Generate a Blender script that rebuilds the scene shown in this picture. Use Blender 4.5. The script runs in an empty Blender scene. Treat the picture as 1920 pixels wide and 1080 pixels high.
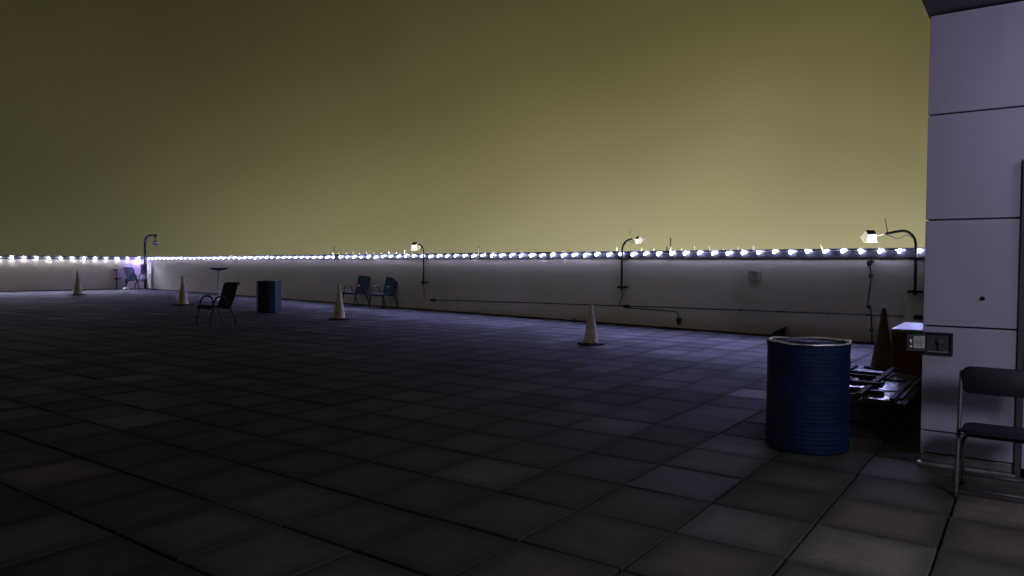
import bpy, math, random
from mathutils import Vector, Matrix
random.seed(11)
R = math.radians
SC = bpy.context.scene
COL = SC.collection

# ------------------------------------------------------------------ camera
YAW, PITCH, ROLL, EYE = -0.622398, 0.0353708, 0.0044020, 1.490
fw = Vector((math.sin(YAW)*math.cos(PITCH), math.cos(YAW)*math.cos(PITCH), -math.sin(PITCH)))
rt = Vector((math.cos(YAW), -math.sin(YAW), 0)); up = rt.cross(fw)
r2 = rt*math.cos(ROLL) + up*math.sin(ROLL); u2 = up*math.cos(ROLL) - rt*math.sin(ROLL)
cam_d = bpy.data.cameras.new('camera'); cam = bpy.data.objects.new('camera', cam_d); COL.objects.link(cam)
cam_d.sensor_width = 36; cam_d.lens = 1366.23/1920*36; cam_d.clip_start = .05; cam_d.clip_end = 2000
M3 = Matrix((r2, u2, -fw)).transposed()
cam.matrix_world = Matrix.Translation((0, 0, EYE)) @ M3.to_4x4()
SC.camera = cam

# ------------------------------------------------------------------ world: light polluted night cloud
SKY = 1.0
W = bpy.data.worlds.new('World'); SC.world = W; W.use_nodes = True
nt = W.node_tree; N = nt.nodes; N.clear()
def wn(t, **k):
    n = N.new(t)
    for a, b in k.items(): setattr(n, a, b)
    return n
def wl(a, b): nt.links.new(a, b)
def wmath(op, a, b=None, c=None):
    n = wn('ShaderNodeMath', operation=op)
    for i, v in enumerate((a, b, c)):
        if v is None: continue
        if isinstance(v, (int, float)): n.inputs[i].default_value = v
        else: wl(v, n.inputs[i])
    return n.outputs[0]
tc = wn('ShaderNodeTexCoord'); sx = wn('ShaderNodeSeparateXYZ'); wl(tc.outputs['Generated'], sx.inputs[0])
ex = wmath('MULTIPLY', wmath('MAXIMUM', sx.outputs[2], 0.0), -1/0.205)
fall = wmath('POWER', math.e, ex)
az = R(-14)
dt = wmath('MAXIMUM', wmath('ADD', wmath('MULTIPLY', sx.outputs[0], math.sin(az)), wmath('MULTIPLY', sx.outputs[1], math.cos(az))), 0.0)
az_f = wmath('ADD', wmath('POWER', dt, 4.2), 0.075)
ns = wn('ShaderNodeTexNoise'); ns.inputs['Scale'].default_value = 2.6; ns.inputs['Detail'].default_value = 2
wl(tc.outputs['Generated'], ns.inputs['Vector'])
nz = wmath('MULTIPLY_ADD', ns.outputs['Fac'], 0.75, 0.62)
glow = wmath('MULTIPLY', wmath('MULTIPLY', wmath('MULTIPLY', fall, az_f), 0.36), nz)
mixc = wn('ShaderNodeMix', data_type='RGBA')
mixc.inputs[6].default_value = (1, .86, .33, 1); mixc.inputs[7].default_value = (1, .935, .53, 1)
wl(fall, mixc.inputs[0])
lum = wmath('ADD', glow, wmath('MULTIPLY', nz, 0.024))
vm = wn('ShaderNodeVectorMath', operation='SCALE'); wl(mixc.outputs[2], vm.inputs[0]); wl(lum, vm.inputs[3])
bg = wn('ShaderNodeBackground'); bg.inputs[1].default_value = SKY; wl(vm.outputs[0], bg.inputs[0])
wo = wn('ShaderNodeOutputWorld'); wl(bg.outputs[0], wo.inputs[0])

# ------------------------------------------------------------------ exposure and render
SC.view_settings.view_transform = 'Standard'; SC.view_settings.look = 'None'
SC.view_settings.exposure = 0.0; SC.view_settings.gamma = 1.0; SC.view_settings.use_curve_mapping = False
SC.cycles.use_denoising = True
SC.cycles.max_bounces = 6
SC.cycles.sample_clamp_indirect = 3.0

# ------------------------------------------------------------------ materials
def mat(name, col, rough=.6, metal=0., var=.0, vscale=6., bump=0., bscale=40., spec=.5, emit=None, estr=0., trans=None, stretch=None):
    m = bpy.data.materials.new(name); m.use_nodes = True
    t = m.node_tree; b = t.nodes['Principled BSDF']; L = t.links.new
    b.inputs['Base Color'].default_value = (*col, 1); b.inputs['Roughness'].default_value = rough
    b.inputs['Metallic'].default_value = metal; b.inputs['Specular IOR Level'].default_value = spec
    co = t.nodes.new('ShaderNodeTexCoord'); vec = co.outputs['Object']
    if stretch:
        mp = t.nodes.new('ShaderNodeMapping'); mp.inputs['Scale'].default_value = stretch; L(vec, mp.inputs[0]); vec = mp.outputs[0]
    if var:
        n = t.nodes.new('ShaderNodeTexNoise'); n.inputs['Scale'].default_value = vscale; n.inputs['Detail'].default_value = 6
        L(vec, n.inputs['Vector'])
        mr = t.nodes.new('ShaderNodeMapRange'); mr.inputs[1].default_value = .3; mr.inputs[2].default_value = .7
        mr.inputs[3].default_value = 1-var; mr.inputs[4].default_value = 1+var*.6; L(n.outputs['Fac'], mr.inputs[0])
        vs = t.nodes.new('ShaderNodeVectorMath'); vs.operation = 'SCALE'; vs.inputs[0].default_value = col
        L(mr.outputs[0], vs.inputs[3]); L(vs.outputs[0], b.inputs['Base Color'])
        rr = t.nodes.new('ShaderNodeMapRange'); rr.inputs[3].default_value = max(.04, rough-.12); rr.inputs[4].default_value = min(1, rough+.12)
        L(n.outputs['Fac'], rr.inputs[0]); L(rr.outputs[0], b.inputs['Roughness'])
    if bump:
        n2 = t.nodes.new('ShaderNodeTexNoise'); n2.inputs['Scale'].default_value = bscale; n2.inputs['Detail'].default_value = 5
        L(vec, n2.inputs['Vector'])
        bp = t.nodes.new('ShaderNodeBump'); bp.inputs['Strength'].default_value = bump; bp.inputs['Distance'].default_value = .01
        L(n2.outputs['Fac'], bp.inputs['Height']); L(bp.outputs[0], b.inputs['Normal'])
    if emit:
        b.inputs['Emission Color'].default_value = (*emit, 1); b.inputs['Emission Strength'].default_value = estr
    return m

def paver_material():
    m = bpy.data.materials.new('concrete_paver'); m.use_nodes = True
    t = m.node_tree; b = t.nodes['Principled BSDF']; L = t.links.new; nn = t.nodes.new
    g = nn('ShaderNodeNewGeometry')
    sub = nn('ShaderNodeVectorMath'); sub.operation = 'SUBTRACT'; sub.inputs[1].default_value = (GX, GY, 0); L(g.outputs['Position'], sub.inputs[0])
    sc = nn('ShaderNodeVectorMath'); sc.operation = 'MULTIPLY'; sc.inputs[1].default_value = (1/CELL, 1/CELL, 0); L(sub.outputs[0], sc.inputs[0])
    fl = nn('ShaderNodeVectorMath'); fl.operation = 'FLOOR'; L(sc.outputs[0], fl.inputs[0])
    wnz = nn('ShaderNodeTexWhiteNoise'); wnz.noise_dimensions = '2D'; L(fl.outputs[0], wnz.inputs['Vector'])
    sep = nn('ShaderNodeSeparateColor'); L(wnz.outputs['Color'], sep.inputs[0])
    # per-slab tone: mostly alike, now and then a paler slab standing in for sheen
    ramp = nn('ShaderNodeValToRGB'); e = ramp.color_ramp.elements
    e[0].position = 0; e[0].color = (.66, .66, .66, 1); e[1].position = 1; e[1].color = (1.95, 1.95, 1.95, 1)
    k = e.new(.55); k.color = (.95, .95, .95, 1); k = e.new(.92); k.color = (1.28, 1.28, 1.28, 1)
    L(sep.outputs[0], ramp.inputs[0])
    n1 = nn('ShaderNodeTexNoise'); n1.inputs['Scale'].default_value = 1.7; n1.inputs['Detail'].default_value = 8; n1.inputs['Roughness'].default_value = .65
    L(g.outputs['Position'], n1.inputs['Vector'])
    n2 = nn('ShaderNodeTexNoise'); n2.inputs['Scale'].default_value = 45; n2.inputs['Detail'].default_value = 6
    L(g.outputs['Position'], n2.inputs['Vector'])
    # grime collected along the slab rims
    fr = nn('ShaderNodeVectorMath'); fr.operation = 'FRACTION'; L(sc.outputs[0], fr.inputs[0])
    fs = nn('ShaderNodeSeparateXYZ'); L(fr.outputs[0], fs.inputs[0])
    def mth(op, a, b_=None):
        n = nn('ShaderNodeMath'); n.operation = op
        for i, v in enumerate((a, b_)):
            if v is None: continue
            if isinstance(v, (int, float)): n.inputs[i].default_value = v
            else: L(v, n.inputs[i])
        return n.outputs[0]
    ax = mth('ABSOLUTE', mth('SUBTRACT', fs.outputs[0], .5)); ay = mth('ABSOLUTE', mth('SUBTRACT', fs.outputs[1], .5))
    ed = mth('ADD', mth('MAXIMUM', ax, ay), mth('MULTIPLY', mth('SUBTRACT', n1.outputs['Fac'], .5), .35))
    gr = nn('ShaderNodeMapRange'); gr.inputs[1].default_value = .22; gr.inputs[2].default_value = .52; gr.inputs[3].default_value = 1.08; gr.inputs[4].default_value = .48
    gr.interpolation_type = 'SMOOTHSTEP'; L(ed, gr.inputs[0])
    m1 = nn('ShaderNodeMapRange'); m1.inputs[1].default_value = .3; m1.inputs[2].default_value = .7; m1.inputs[3].default_value = .6; m1.inputs[4].default_value = 1.35; L(n1.outputs['Fac'], m1.inputs[0])
    m2 = nn('ShaderNodeMapRange'); m2.inputs[1].default_value = .3; m2.inputs[2].default_value = .7; m2.inputs[3].default_value = .8; m2.inputs[4].default_value = 1.2; L(n2.outputs['Fac'], m2.inputs[0])
    n3 = nn('ShaderNodeTexNoise'); n3.inputs['Scale'].default_value = .42; n3.inputs['Detail'].default_value = 5; n3.inputs['Distortion'].default_value = .6
    L(g.outputs['Position'], n3.inputs['Vector'])
    m3 = nn('ShaderNodeMapRange'); m3.inputs[1].default_value = .35; m3.inputs[2].default_value = .65; m3.inputs[3].default_value = .72; m3.inputs[4].default_value = 1.2; L(n3.outputs['Fac'], m3.inputs[0])
    f = mth('MULTIPLY', m3.outputs[0], mth('MULTIPLY', mth('MULTIPLY', mth('MULTIPLY', ramp.outputs[0], gr.outputs[0]), m1.outputs[0]), m2.outputs[0]))
    tint = nn('ShaderNodeMix'); tint.data_type = 'RGBA'
    tint.inputs[6].default_value = (.054, .044, .043, 1); tint.inputs[7].default_value = (.047, .044, .045, 1); L(sep.outputs[1], tint.inputs[0])
    vs = nn('ShaderNodeVectorMath'); vs.operation = 'SCALE'; L(tint.outputs[2], vs.inputs[0]); L(f, vs.inputs[3]); L(vs.outputs[0], b.inputs['Base Color'])
    rr = nn('ShaderNodeValToRGB'); q = rr.color_ramp.elements; q[0].position = 0; q[0].color = (.70,)*3+(1,); q[1].position = 1; q[1].color = (.62,)*3+(1,)
    k = q.new(.93); k.color = (.85,)*3+(1,); k = q.new(.96); k.color = (.64,)*3+(1,)
    L(sep.outputs[2], rr.inputs[0]); L(rr.outputs[0], b.inputs['Roughness'])
    b.inputs['Specular IOR Level'].default_value = .3
    bp = nn('ShaderNodeBump'); bp.inputs['Strength'].default_value = .35; bp.inputs['Distance'].default_value = .004
    L(n2.outputs['Fac'], bp.inputs['Height']); L(bp.outputs[0], b.inputs['Normal'])
    return m

CELL, GX, GY = .61, -1.5993, 3.7623
M = dict(
    paver=paver_material(),
    slab=mat('roof_membrane', (.02, .02, .022), .9, var=.4),
    wall=mat('parapet_stucco', (.80, .745, .60), .85, var=.05, vscale=1.1, bump=.25, bscale=60, stretch=(1, 1, .35)),
    coping=mat('coping_metal', (.085, .088, .10), .55, metal=.4, var=.25, vscale=3),
    foot=mat('base_flashing', (.03, .03, .032), .8, var=.3),
    clad=mat('cladding_panel', (.238, .230, .352), .55, var=.10, vscale=2.2, bump=.06, bscale=25, stretch=(1, 1, .22)),
    gap=mat('joint_backing', (.03, .03, .045), .8),
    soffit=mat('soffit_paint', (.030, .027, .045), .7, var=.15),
    zinc=mat('worn_zinc', (.32, .33, .38), .38, metal=.8, var=.3, vscale=9),
    blackm=mat('black_painted_steel', (.018, .018, .02), .5, var=.3, vscale=12),
    rust=mat('dark_galvanised_pipe', (.06, .055, .05), .55, metal=.4, var=.4, vscale=15),
    navy=mat('navy_sling_fabric', (.007, .011, .022), .85, var=.2, vscale=30, bump=.3, bscale=200),
    navyf=mat('navy_chair_tube', (.006, .008, .015), .5, var=.2),
    cone=mat('faded_cone_vinyl', (.76, .60, .37), .55, var=.3, vscale=7, bump=.1),
    cone_g=mat('dusty_cone_vinyl', (.72, .66, .54), .6, var=.35, vscale=8, bump=.1),
    cone_shade=mat('shaded_brown_cone_vinyl', (.17, .135, .10), .7, var=.35, vscale=8, bump=.1),  # shade on the last cone is put into this darker colour
    rubber=mat('black_rubber', (.015, .015, .016), .7, var=.4, vscale=20),
    blue=mat('blue_ribbed_plastic', (.002, .0115, .050), .7, var=.3, vscale=4, spec=.2),
    teal=mat('dark_teal_steel', (.008, .034, .062), .65, var=.2, vscale=6),
    chrome=mat('bright_rim_steel', (.80, .80, .84), .30, metal=.5, var=.2, vscale=20),
    liner=mat('dark_bag_liner', (.01, .012, .016), .35, bump=.6, bscale=14),
    silver=mat('brushed_steel', (.88, .88, .90), .33, metal=.6, var=.1),
    cream=mat('cream_enamel', (.86, .74, .36), .45, var=.08),
    white=mat('white_plastic', (.78, .78, .76), .5, var=.08),
    glassd=mat('smoked_dome', (.02, .02, .02), .12),
    red=mat('weathered_red_plastic', (.27, .042, .02), .55, var=.35, vscale=5),
    lid=mat('lit_top_lid_plastic', (.46, .44, .46), .35, var=.12),  # pale tone carries the light caught by the lid's top
    sheet=mat('scratched_grey_sheet', (.42, .42, .42), .24, metal=.5, var=.4, vscale=8, bump=.25, bscale=12),
    wood=mat('brown_scrap_wood', (.07, .045, .03), .8, var=.4, vscale=9),
    sign=mat('weathered_sign_plate', (.66, .62, .52), .6, var=.15),
    ink=mat('sign_lettering', (.012, .012, .012), .9, spec=.05),
    vinyl=mat('dark_vinyl_pad', (.007, .006, .016), .6, var=.2, bump=.15, bscale=80, spec=.2),
    grey=mat('grey_chair_tube', (.05, .046, .07), .5, metal=.2, var=.2),
    paper=mat('label_paper', (.28, .28, .30), .6, var=.1),
    rope=mat('weathered_cable', (.05, .048, .045), .8, var=.4, vscale=20),
    bulb=mat('led_bulb', (.9, .9, .9), .4, emit=(.44, .45, 1.0), estr=5600.),
    bulb_l=mat('led_bulb_far', (.9, .9, .9), .4, emit=(.62, .62, .95), estr=11000.),
    cup=mat('led_cup_glow', (.8, .8, .8), .4, emit=(.60, .61, 1.0), estr=46.),  # emission added so the cups light the coping and wall
    cup_far=mat('led_cup_glow_far', (.8, .8, .8), .4, emit=(.74, .71, .92), estr=185.),  # same added emission, stronger to brighten the far wall
    cluster=mat('led_cluster', (.5, .5, .9), .4, emit=(.26, .20, 1.0), estr=170.),
    lamp=mat('lamp_globe', (.9, .9, .9), .4, emit=(1., .93, .92), estr=2.),
    glowhead=mat('glowing_cream_lamp_housing', (.82, .74, .48), .45, var=.08, emit=(1., .95, .72), estr=.55),  # emission added so housings, flanges and knuckles look lit
)

# ------------------------------------------------------------------ mesh builder
class MB:
    def __init__(s): s.v = []; s.f = []
    def add(s, vs, fs):
        o = len(s.v); s.v += [Vector(v) for v in vs]; s.f += [tuple(i+o for i in f) for f in fs]; return s
    def box(s, c, d, rot=None, taper=1.0):
        x, y, z = d[0]/2, d[1]/2, d[2]/2; c = Vector(c)
        vs = [Vector((i*x*(taper if k > 0 else 1), j*y*(taper if k > 0 else 1), k*z)) for k in (-1, 1) for j in (-1, 1) for i in (-1, 1)]
        if rot is not None: vs = [rot @ v for v in vs]
        return s.add([v+c for v in vs], [(0, 2, 3, 1), (4, 5, 7, 6), (0, 1, 5, 4), (2, 6, 7, 3), (0, 4, 6, 2), (1, 3, 7, 5)])
    def tube(s, pts, r, n=8, cap=True):
        pts = [Vector(p) for p in pts]; rs = r if isinstance(r, (list, tuple)) else [r]*len(pts)
        o = len(s.v); prev = None
        for i, p in enumerate(pts):
            t = (pts[min(i+1, len(pts)-1)] - pts[max(i-1, 0)]).normalized()
            a = prev if prev is not None else (Vector((0, 0, 1)) if abs(t.z) < .9 else Vector((1, 0, 0)))
            a = (a - t*a.dot(t)).normalized(); prev = a; b = t.cross(a)
            for k in range(n):
                an = 2*math.pi*k/n; s.v.append(p + (a*math.cos(an)+b*math.sin(an))*rs[i])
        for i in range(len(pts)-1):
            for k in range(n):
                k2 = (k+1) % n; s.f.append((o+i*n+k, o+i*n+k2, o+(i+1)*n+k2, o+(i+1)*n+k))
        if cap:
            s.f.append(tuple(o+k for k in reversed(range(n)))); s.f.append(tuple(o+(len(pts)-1)*n+k for k in range(n)))
        return s
    def lathe(s, prof, n=32, c=(0, 0, 0), ph=0, wob=None, cap=True):
        o = len(s.v); c = Vector(c)
        for j, (r, z) in enumerate(prof):
            for k in range(n):
                a = 2*math.pi*k/n+ph; q = 1 + (wob(a, z) if wob else 0)
                s.v.append(c+Vector((r*q*math.cos(a), r*q*math.sin(a), z)))
        for j in range(len(prof)-1):
            for k in range(n):
                k2 = (k+1) % n; s.f.append((o+j*n+k, o+j*n+k2, o+(j+1)*n+k2, o+(j+1)*n+k))
        if cap and prof[0][0] > 1e-4: s.f.append(tuple(o+k for k in reversed(range(n))))
        if cap and prof[-1][0] > 1e-4: s.f.append(tuple(o+(len(prof)-1)*n+k for k in range(n)))
        return s
    def mesh(s, name, m, smooth=False):
        me = bpy.data.meshes.new(name); me.from_pydata([tuple(v) for v in s.v], [], s.f); me.validate(); me.update()
        if m: me.materials.append(m)
        if smooth: me.shade_smooth() if smooth is True else me.set_sharp_from_angle(angle=R(smooth))
        if smooth and smooth is not True:
            pass
        return me
    def build(s, name, m, parent=None, smooth=False, bevel=0.):
        me = s.mesh(name, m, smooth); o = bpy.data.objects.new(name, me); COL.objects.link(o)
        if parent: o.parent = parent
        if bevel:
            b = o.modifiers.new('bevel', 'BEVEL'); b.width = bevel; b.segments = 2; b.limit_method = 'ANGLE'
        return o

def tag(o, label=None, cat=None, group=None, kind=None):
    for k, v in (('label', label), ('category', cat), ('group', group), ('kind', kind)):
        if v: o[k] = v
    return o
def thing(name, label, cat, loc=(0, 0, 0), rz=0, group=None, sc=1.):
    o = bpy.data.objects.new(name, None); COL.objects.link(o); o.empty_display_size = .2
    o.location = loc; o.rotation_euler = (0, 0, rz); o.scale = (sc,)*3
    return tag(o, label, cat, group)
def copy_tree(o, parent=None):
    c = o.copy(); COL.objects.link(c)
    if parent: c.parent = parent
    for ch in list(o.children): copy_tree(ch, c)
    return c
def arc(c, r, a0, a1, n, ax1, ax2):
    c = Vector(c); ax1 = Vector(ax1); ax2 = Vector(ax2)
    return [c + ax1*(r*math.cos(a0+(a1-a0)*i/n)) + ax2*(r*math.sin(a0+(a1-a0)*i/n)) for i in range(n+1)]
def smooth_path(pts, k=5):
    pts = [Vector(p) for p in pts]; out = []
    for i in range(len(pts)-1):
        p0 = pts[max(i-1, 0)]; p1 = pts[i]; p2 = pts[i+1]; p3 = pts[min(i+2, len(pts)-1)]
        for j in range(k):
            t = j/k
            out.append(.5*((2*p1)+(p2-p0)*t+(2*p0-5*p1+4*p2-p3)*t*t+(3*p1-p0-3*p2+p3)*t**3))
    return out+[pts[-1]]

# ------------------------------------------------------------------ setting: walls' lines
SL, B0 = -.144, 14.5
TV = Vector((1, SL, 0)).normalized(); NV = Vector((SL, -1, 0)).normalized()   # along the long wall, and out of it to the terrace
def onw(x, z, off=0.): return Vector((x, B0+SL*x, z)) + NV*off
CX, CY = -38.0, B0+SL*-38.0
TL = Vector((1.30, 6.22, 0)).normalized(); NL = Vector((TL.y, -TL.x, 0))      # along the short far wall, and out of it
def onl(y, z, off=0.): return Vector((-38.0+(y-CY)*1.30/6.22, y, z)) + NL*off
def ztop(x): return 1.775 + (x+2)*.0021
def zbulb(x): return (1.715 + (x+2)*.0056) if x > -11.6 else 1.661 + (x+11.6)*.0027
ZL, ZLB = 1.70, 1.585

# ------------------------------------------------------------------ floor: roof slab and concrete pavers
floor = MB().box((-18, 8, -.16), (62, 36, .2)).build('floor', M['slab']); tag(floor, kind='structure')
PW = CELL-.011
def paver_vs(w, ch=.007, h=.05):
    a = w/2; b = a-ch
    return ([(-a, -a, -h), (a, -a, -h), (a, a, -h), (-a, a, -h), (-a, -a, -ch), (a, -a, -ch), (a, a, -ch), (-a, a, -ch), (-b, -b, 0), (b, -b, 0), (b, b, 0), (-b, b, 0)],
            [(8, 9, 10, 11), (4, 5, 9, 8), (5, 6, 10, 9), (6, 7, 11, 10), (7, 4, 8, 11), (0, 1, 5, 4), (1, 2, 6, 5), (2, 3, 7, 6), (3, 0, 4, 7)])
def project(p):
    d = Vector(p)-Vector((0, 0, EYE)); z = d.dot(fw)
    if z < .2: return None
    return 960+1366.23*d.dot(r2)/z, 540-1366.23*d.dot(u2)/z, z
cells = []
for i in range(-63, 10):
    for j in range(-12, 28):
        x, y = GX+(i+.5)*CELL, GY+(j+.5)*CELL
        if y > B0+SL*x+.1 or x < -38.0+(y-CY)*1.30/6.22-.25: continue
        if x > -.5 and y > 6.35: continue
        q = project((x, y, 0)); score = 0
        if q and -80 < q[0] < 2000 and q[1] < 1150: score = 1/(q[2]**3)
        hid = x > -.7 and y > 6.3
        cells.append((0 if hid else score, x, y))
cells.sort(key=lambda c: -c[0])
rnd = random.Random(5)
def jitter():
    return (rnd.gauss(0, .0016), Matrix.Rotation(rnd.gauss(0, .003), 3, 'X') @ Matrix.Rotation(rnd.gauss(0, .003), 3, 'Y') @ Matrix.Rotation(rnd.gauss(0, .005), 3, 'Z'))
pv = MB().add(*paver_vs(PW)).mesh('paver', M['paver'])
rest = MB()
for n, (s, x, y) in enumerate(cells):
    dz, rm = jitter(); x += rnd.gauss(0, .002); y += rnd.gauss(0, .002)
    if n < 300:
        o = bpy.data.objects.new('paver', pv); COL.objects.link(o); o.parent = floor
        o.location = (x, y, dz); o.rotation_euler = rm.to_euler()
    else:
        vs, fs = paver_vs(PW); rest.add([rm @ Vector(v) + Vector((x, y, dz)) for v in vs], fs)
tag(rest.build('paver_field', M['paver'], floor), kind='stuff')

# ------------------------------------------------------------------ parapet walls
def prism(path_a, path_b, fn_in, th, n0):
    pass
def long_box(P0, P1, nrm, o0, o1, za0, za1, zb0, zb1):
    """a straight band between two base points; o0/o1 offsets along nrm, z range at either end"""
    vs = []
    for P, zl, zh in ((P0, za0, za1), (P1, zb0, zb1)):
        for o, z in ((o0, zl), (o1, zl), (o1, zh), (o0, zh)):
            q = P+nrm*o; vs.append((q.x, q.y, z))
    return vs, [(0, 1, 2, 3), (7, 6, 5, 4), (0, 4, 5, 1), (1, 5, 6, 2), (2, 6, 7, 3), (3, 7, 4, 0)]

XR = 6.0
pw = thing('parapet_wall', 'long pale stucco parapet wall running from the far corner to the building on the right', 'wall', (0, 0, 0))
mb = MB().add(*long_box(onw(CX-.4, 0), onw(XR, 0), NV, -.32, 0, -.12, ztop(CX)-.05, -.12, ztop(XR)-.05)); mb.build('wall_body', M['wall'], pw)
MB().add(*long_box(onw(CX+.03, 0), onw(XR, 0), NV, .001, .022, -.1, .035, -.1, .035)).build('base_flashing', M['foot'], pw)
# metal coping in lengths, butted with a small joint
x = CX+.06; cops = []
while x < XR:
    x1 = min(x+3.05, XR); a = onw(x, 0); b = onw(x1-.006, 0)
    m_ = MB()
    m_.add(*long_box(a, b, NV, .002, .026, ztop(x)-.15, ztop(x)-.012, ztop(x1)-.15, ztop(x1)-.012))   # fascia
    m_.add(*long_box(a, b, NV, .028, .036, ztop(x)-.165, ztop(x)-.135, ztop(x1)-.165, ztop(x1)-.135))   # drip lip
    m_.add(*long_box(a, b, NV, -.36, .040, ztop(x)-.010, ztop(x)+.004, ztop(x1)-.010, ztop(x1)+.004))   # top sheet
    m_.add(*long_box(a, b, NV, .042, .047, ztop(x)-.026, ztop(x)+.002, ztop(x1)-.026, ztop(x1)+.002))   # front roll
    cops.append(m_.build('coping', M['coping'], pw)); x = x1

lw = thing('parapet_wall', 'short pale parapet wall across the far left end behind the first traffic cone', 'wall', (0, 0, 0))
YE = -6.0
MB().add(*long_box(onl(YE, 0), onl(CY, 0)+TL*.3, NL, -.32, 0, -.12, ZL-.05, -.12, ZL-.05)).build('wall_body', M['wall'], lw)
MB().add(*long_box(onl(YE, 0), onl(CY, 0), NL, .001, .022, -.1, .035, -.1, .035)).build('base_flashing', M['foot'], lw)
y = CY-.08
while y > YE:
    y1 = max(y-3.05, YE); a = onl(y, 0); b = onl(y1+.006, 0); m_ = MB()
    for o0, o1, z0, z1 in ((.002, .026, -.15, -.012), (.028, .036, -.165, -.135), (-.36, .040, -.010, .004), (.042, .047, -.026, .002)):
        m_.add(*long_box(a, b, NL, o0, o1, ZL+z0, ZL+z1, ZL+z0, ZL+z1))
    m_.build('coping', M['coping'], lw); y = y1

# drain outlets and lumps at the foot of the long wall
for px, w, lab in ((-12.96, .07, 'small dark lump on the floor at the wall foot nearest the navy chairs'),
                   (-9.36, .075, 'small dark lump at the wall foot just left of the middle cone'),
                   (-8.54, .05, 'smallest dark lump at the wall foot just right of the middle cone'),
                   (-2.52, .06, 'small dark knob at the wall foot under the knotted cable')):
    c = onw(px, .0, .10)
    o = MB().lathe([(w, 0), (w*1.05, w*.35), (w*.8, w*.9), (w*.35, w*1.25), (0.0005, w*1.3)], 10, c, wob=lambda a, z: .12*math.sin(3*a+z*40)).build('debris_lump', M['rubber'], None, True)
    tag(o, lab, 'debris', 'lumps along the wall foot')

# ------------------------------------------------------------------ LED string lights
bulb_mesh = MB().lathe([(.0215, -.004), (.0005, -.0035)], 14, cap=False)   # emitting face at the bottom of a deep cup
bulb_mesh.add([(-.003, .0295, -.005), (.003, .0295, -.005), (.003, .0295, .003), (-.003, .0295, .003)], [(3, 2, 1, 0)])   # emitting patch added to brighten the clips and rods
bulb_mesh = bulb_mesh.mesh('bulb', M['bulb'])
sock_prof = [(.0218, -.0045), (.0218, .027), (.0255, .029), (.0268, .024), (.0275, .010), (.026, -.010), (.016, -.018)]
sock_mesh = MB().lathe(sock_prof, 14, cap=False).mesh('socket', M['cup'], True)
sock_mesh_far = MB().lathe(sock_prof, 14, cap=False).mesh('socket', M['cup_far'], True)
bulb_mesh_far = bulb_mesh.copy(); bulb_mesh_far.materials.clear(); bulb_mesh_far.materials.append(M['bulb_l'])
def string(name, label, pts, cable_pts, nrm, bulb_mesh=bulb_mesh, sock_mesh=sock_mesh, tilt=1.05):
    zz = (nrm+Vector((0, 0, -tilt))).normalized(); xx = Vector((0, 0, 1)).cross(zz).normalized(); yy = zz.cross(xx)
    q0 = Matrix((xx, yy, zz)).transposed().to_quaternion()
    t = thing(name, label, 'string lights', pts[0], 0, 'LED strings along the parapet')
    o0 = Vector(pts[0])
    MB().tube([Vector(p)-o0 for p in cable_pts], .006, 5).build('cable', M['white'], t, True)
    for p in pts:
        for nm, me in (('bulb', bulb_mesh), ('socket', sock_mesh)):
            o = bpy.data.objects.new(nm, me); COL.objects.link(o); o.parent = t; o.location = Vector(p)-o0; o.scale = (.80,)*3
            o.rotation_euler = (q0 @ Vector((0, 0, 1)).rotation_difference(Vector((rnd.gauss(0, .04), rnd.gauss(0, .04), 1)))).to_euler()
    return t
xs = []; x = -1.0
while x > CX+.25:
    xs.append(x); t_ = min(1, max(0, (-x-2)/30)); x -= .325 + .19*t_**1.3
bp = [onw(x, zbulb(x)+rnd.gauss(0, .009), .095) for x in xs]
cp = []
for i, p in enumerate(bp):
    cp.append(p+Vector((0, 0, .03))-NV*.02)
    if i < len(bp)-1:
        q = (p+bp[i+1])/2; cp.append(Vector((q.x, q.y, q.z+.015))-NV*.02)
string('string_lights', 'long string of bright white LED bulbs along the coping of the long wall', bp, cp, NV)
ys = []; y = CY-.42
while y > YE: ys.append(y); y -= .49
bp = [onl(y, ZLB+rnd.gauss(0, .009), .095) for y in ys]
string('string_lights', 'shorter string of bright white LED bulbs along the far left wall', bp, [p+Vector((0, 0, .03))-NL*.02 for p in bp], NL, bulb_mesh_far, sock_mesh_far)

# small cream clips that stand up along the coping, and thin rods behind it
clip = MB()
clip.add([(-.022, -.012, 0), (.022, -.012, 0), (.022, .012, 0), (-.022, .012, 0), (-.010, -.008, .085), (.006, -.008, .11), (.006, .008, .11), (-.010, .008, .085)],
         [(0, 3, 2, 1), (4, 5, 6, 7), (0, 1, 5, 4), (1, 2, 6, 5), (2, 3, 7, 6), (3, 0, 4, 7)])
clip_me = clip.mesh('coping_clip', M['cream'])
pb = [x-.12 for x in xs if (-20.4 < x < -14.6) or (-8.2 < x < -4.3)] + [-3.35]
for x in pb:
    k = min(range(len(cops)), key=lambda i: abs((CX+.06+3.05*(i+.5))-x))
    o = bpy.data.objects.new('coping_clip', clip_me); COL.objects.link(o); o.parent = cops[k]
    o.location = onw(x, ztop(x)-.004, .060); o.rotation_euler = (0, rnd.gauss(0, .15), rnd.choice((0, math.pi))+rnd.gauss(0, .3)); s_ = rnd.uniform(.55, 1.1); o.scale = (s_, 1, s_)
for x, zt, lab in ((-20.19, 2.03, 'thin white rod above the lights left of the pair of navy chairs'), (-12.84, 1.95, 'short thin rod above the lights right of the first flood lamp'), (-6.65, 2.05, 'thin cream rod above the lights right of the second flood lamp')):
    o = MB().tube([onw(x, 1.62, .085), onw(x, zt, .08)], [.018, .014], 6).build('rod', M['cream'], None, True); tag(o, lab, 'rod', 'thin rods behind the parapet')
    MB().box(onw(x, 1.655, .066), (.05, .04, .04)).build('bracket', M['blackm'], o)

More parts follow.
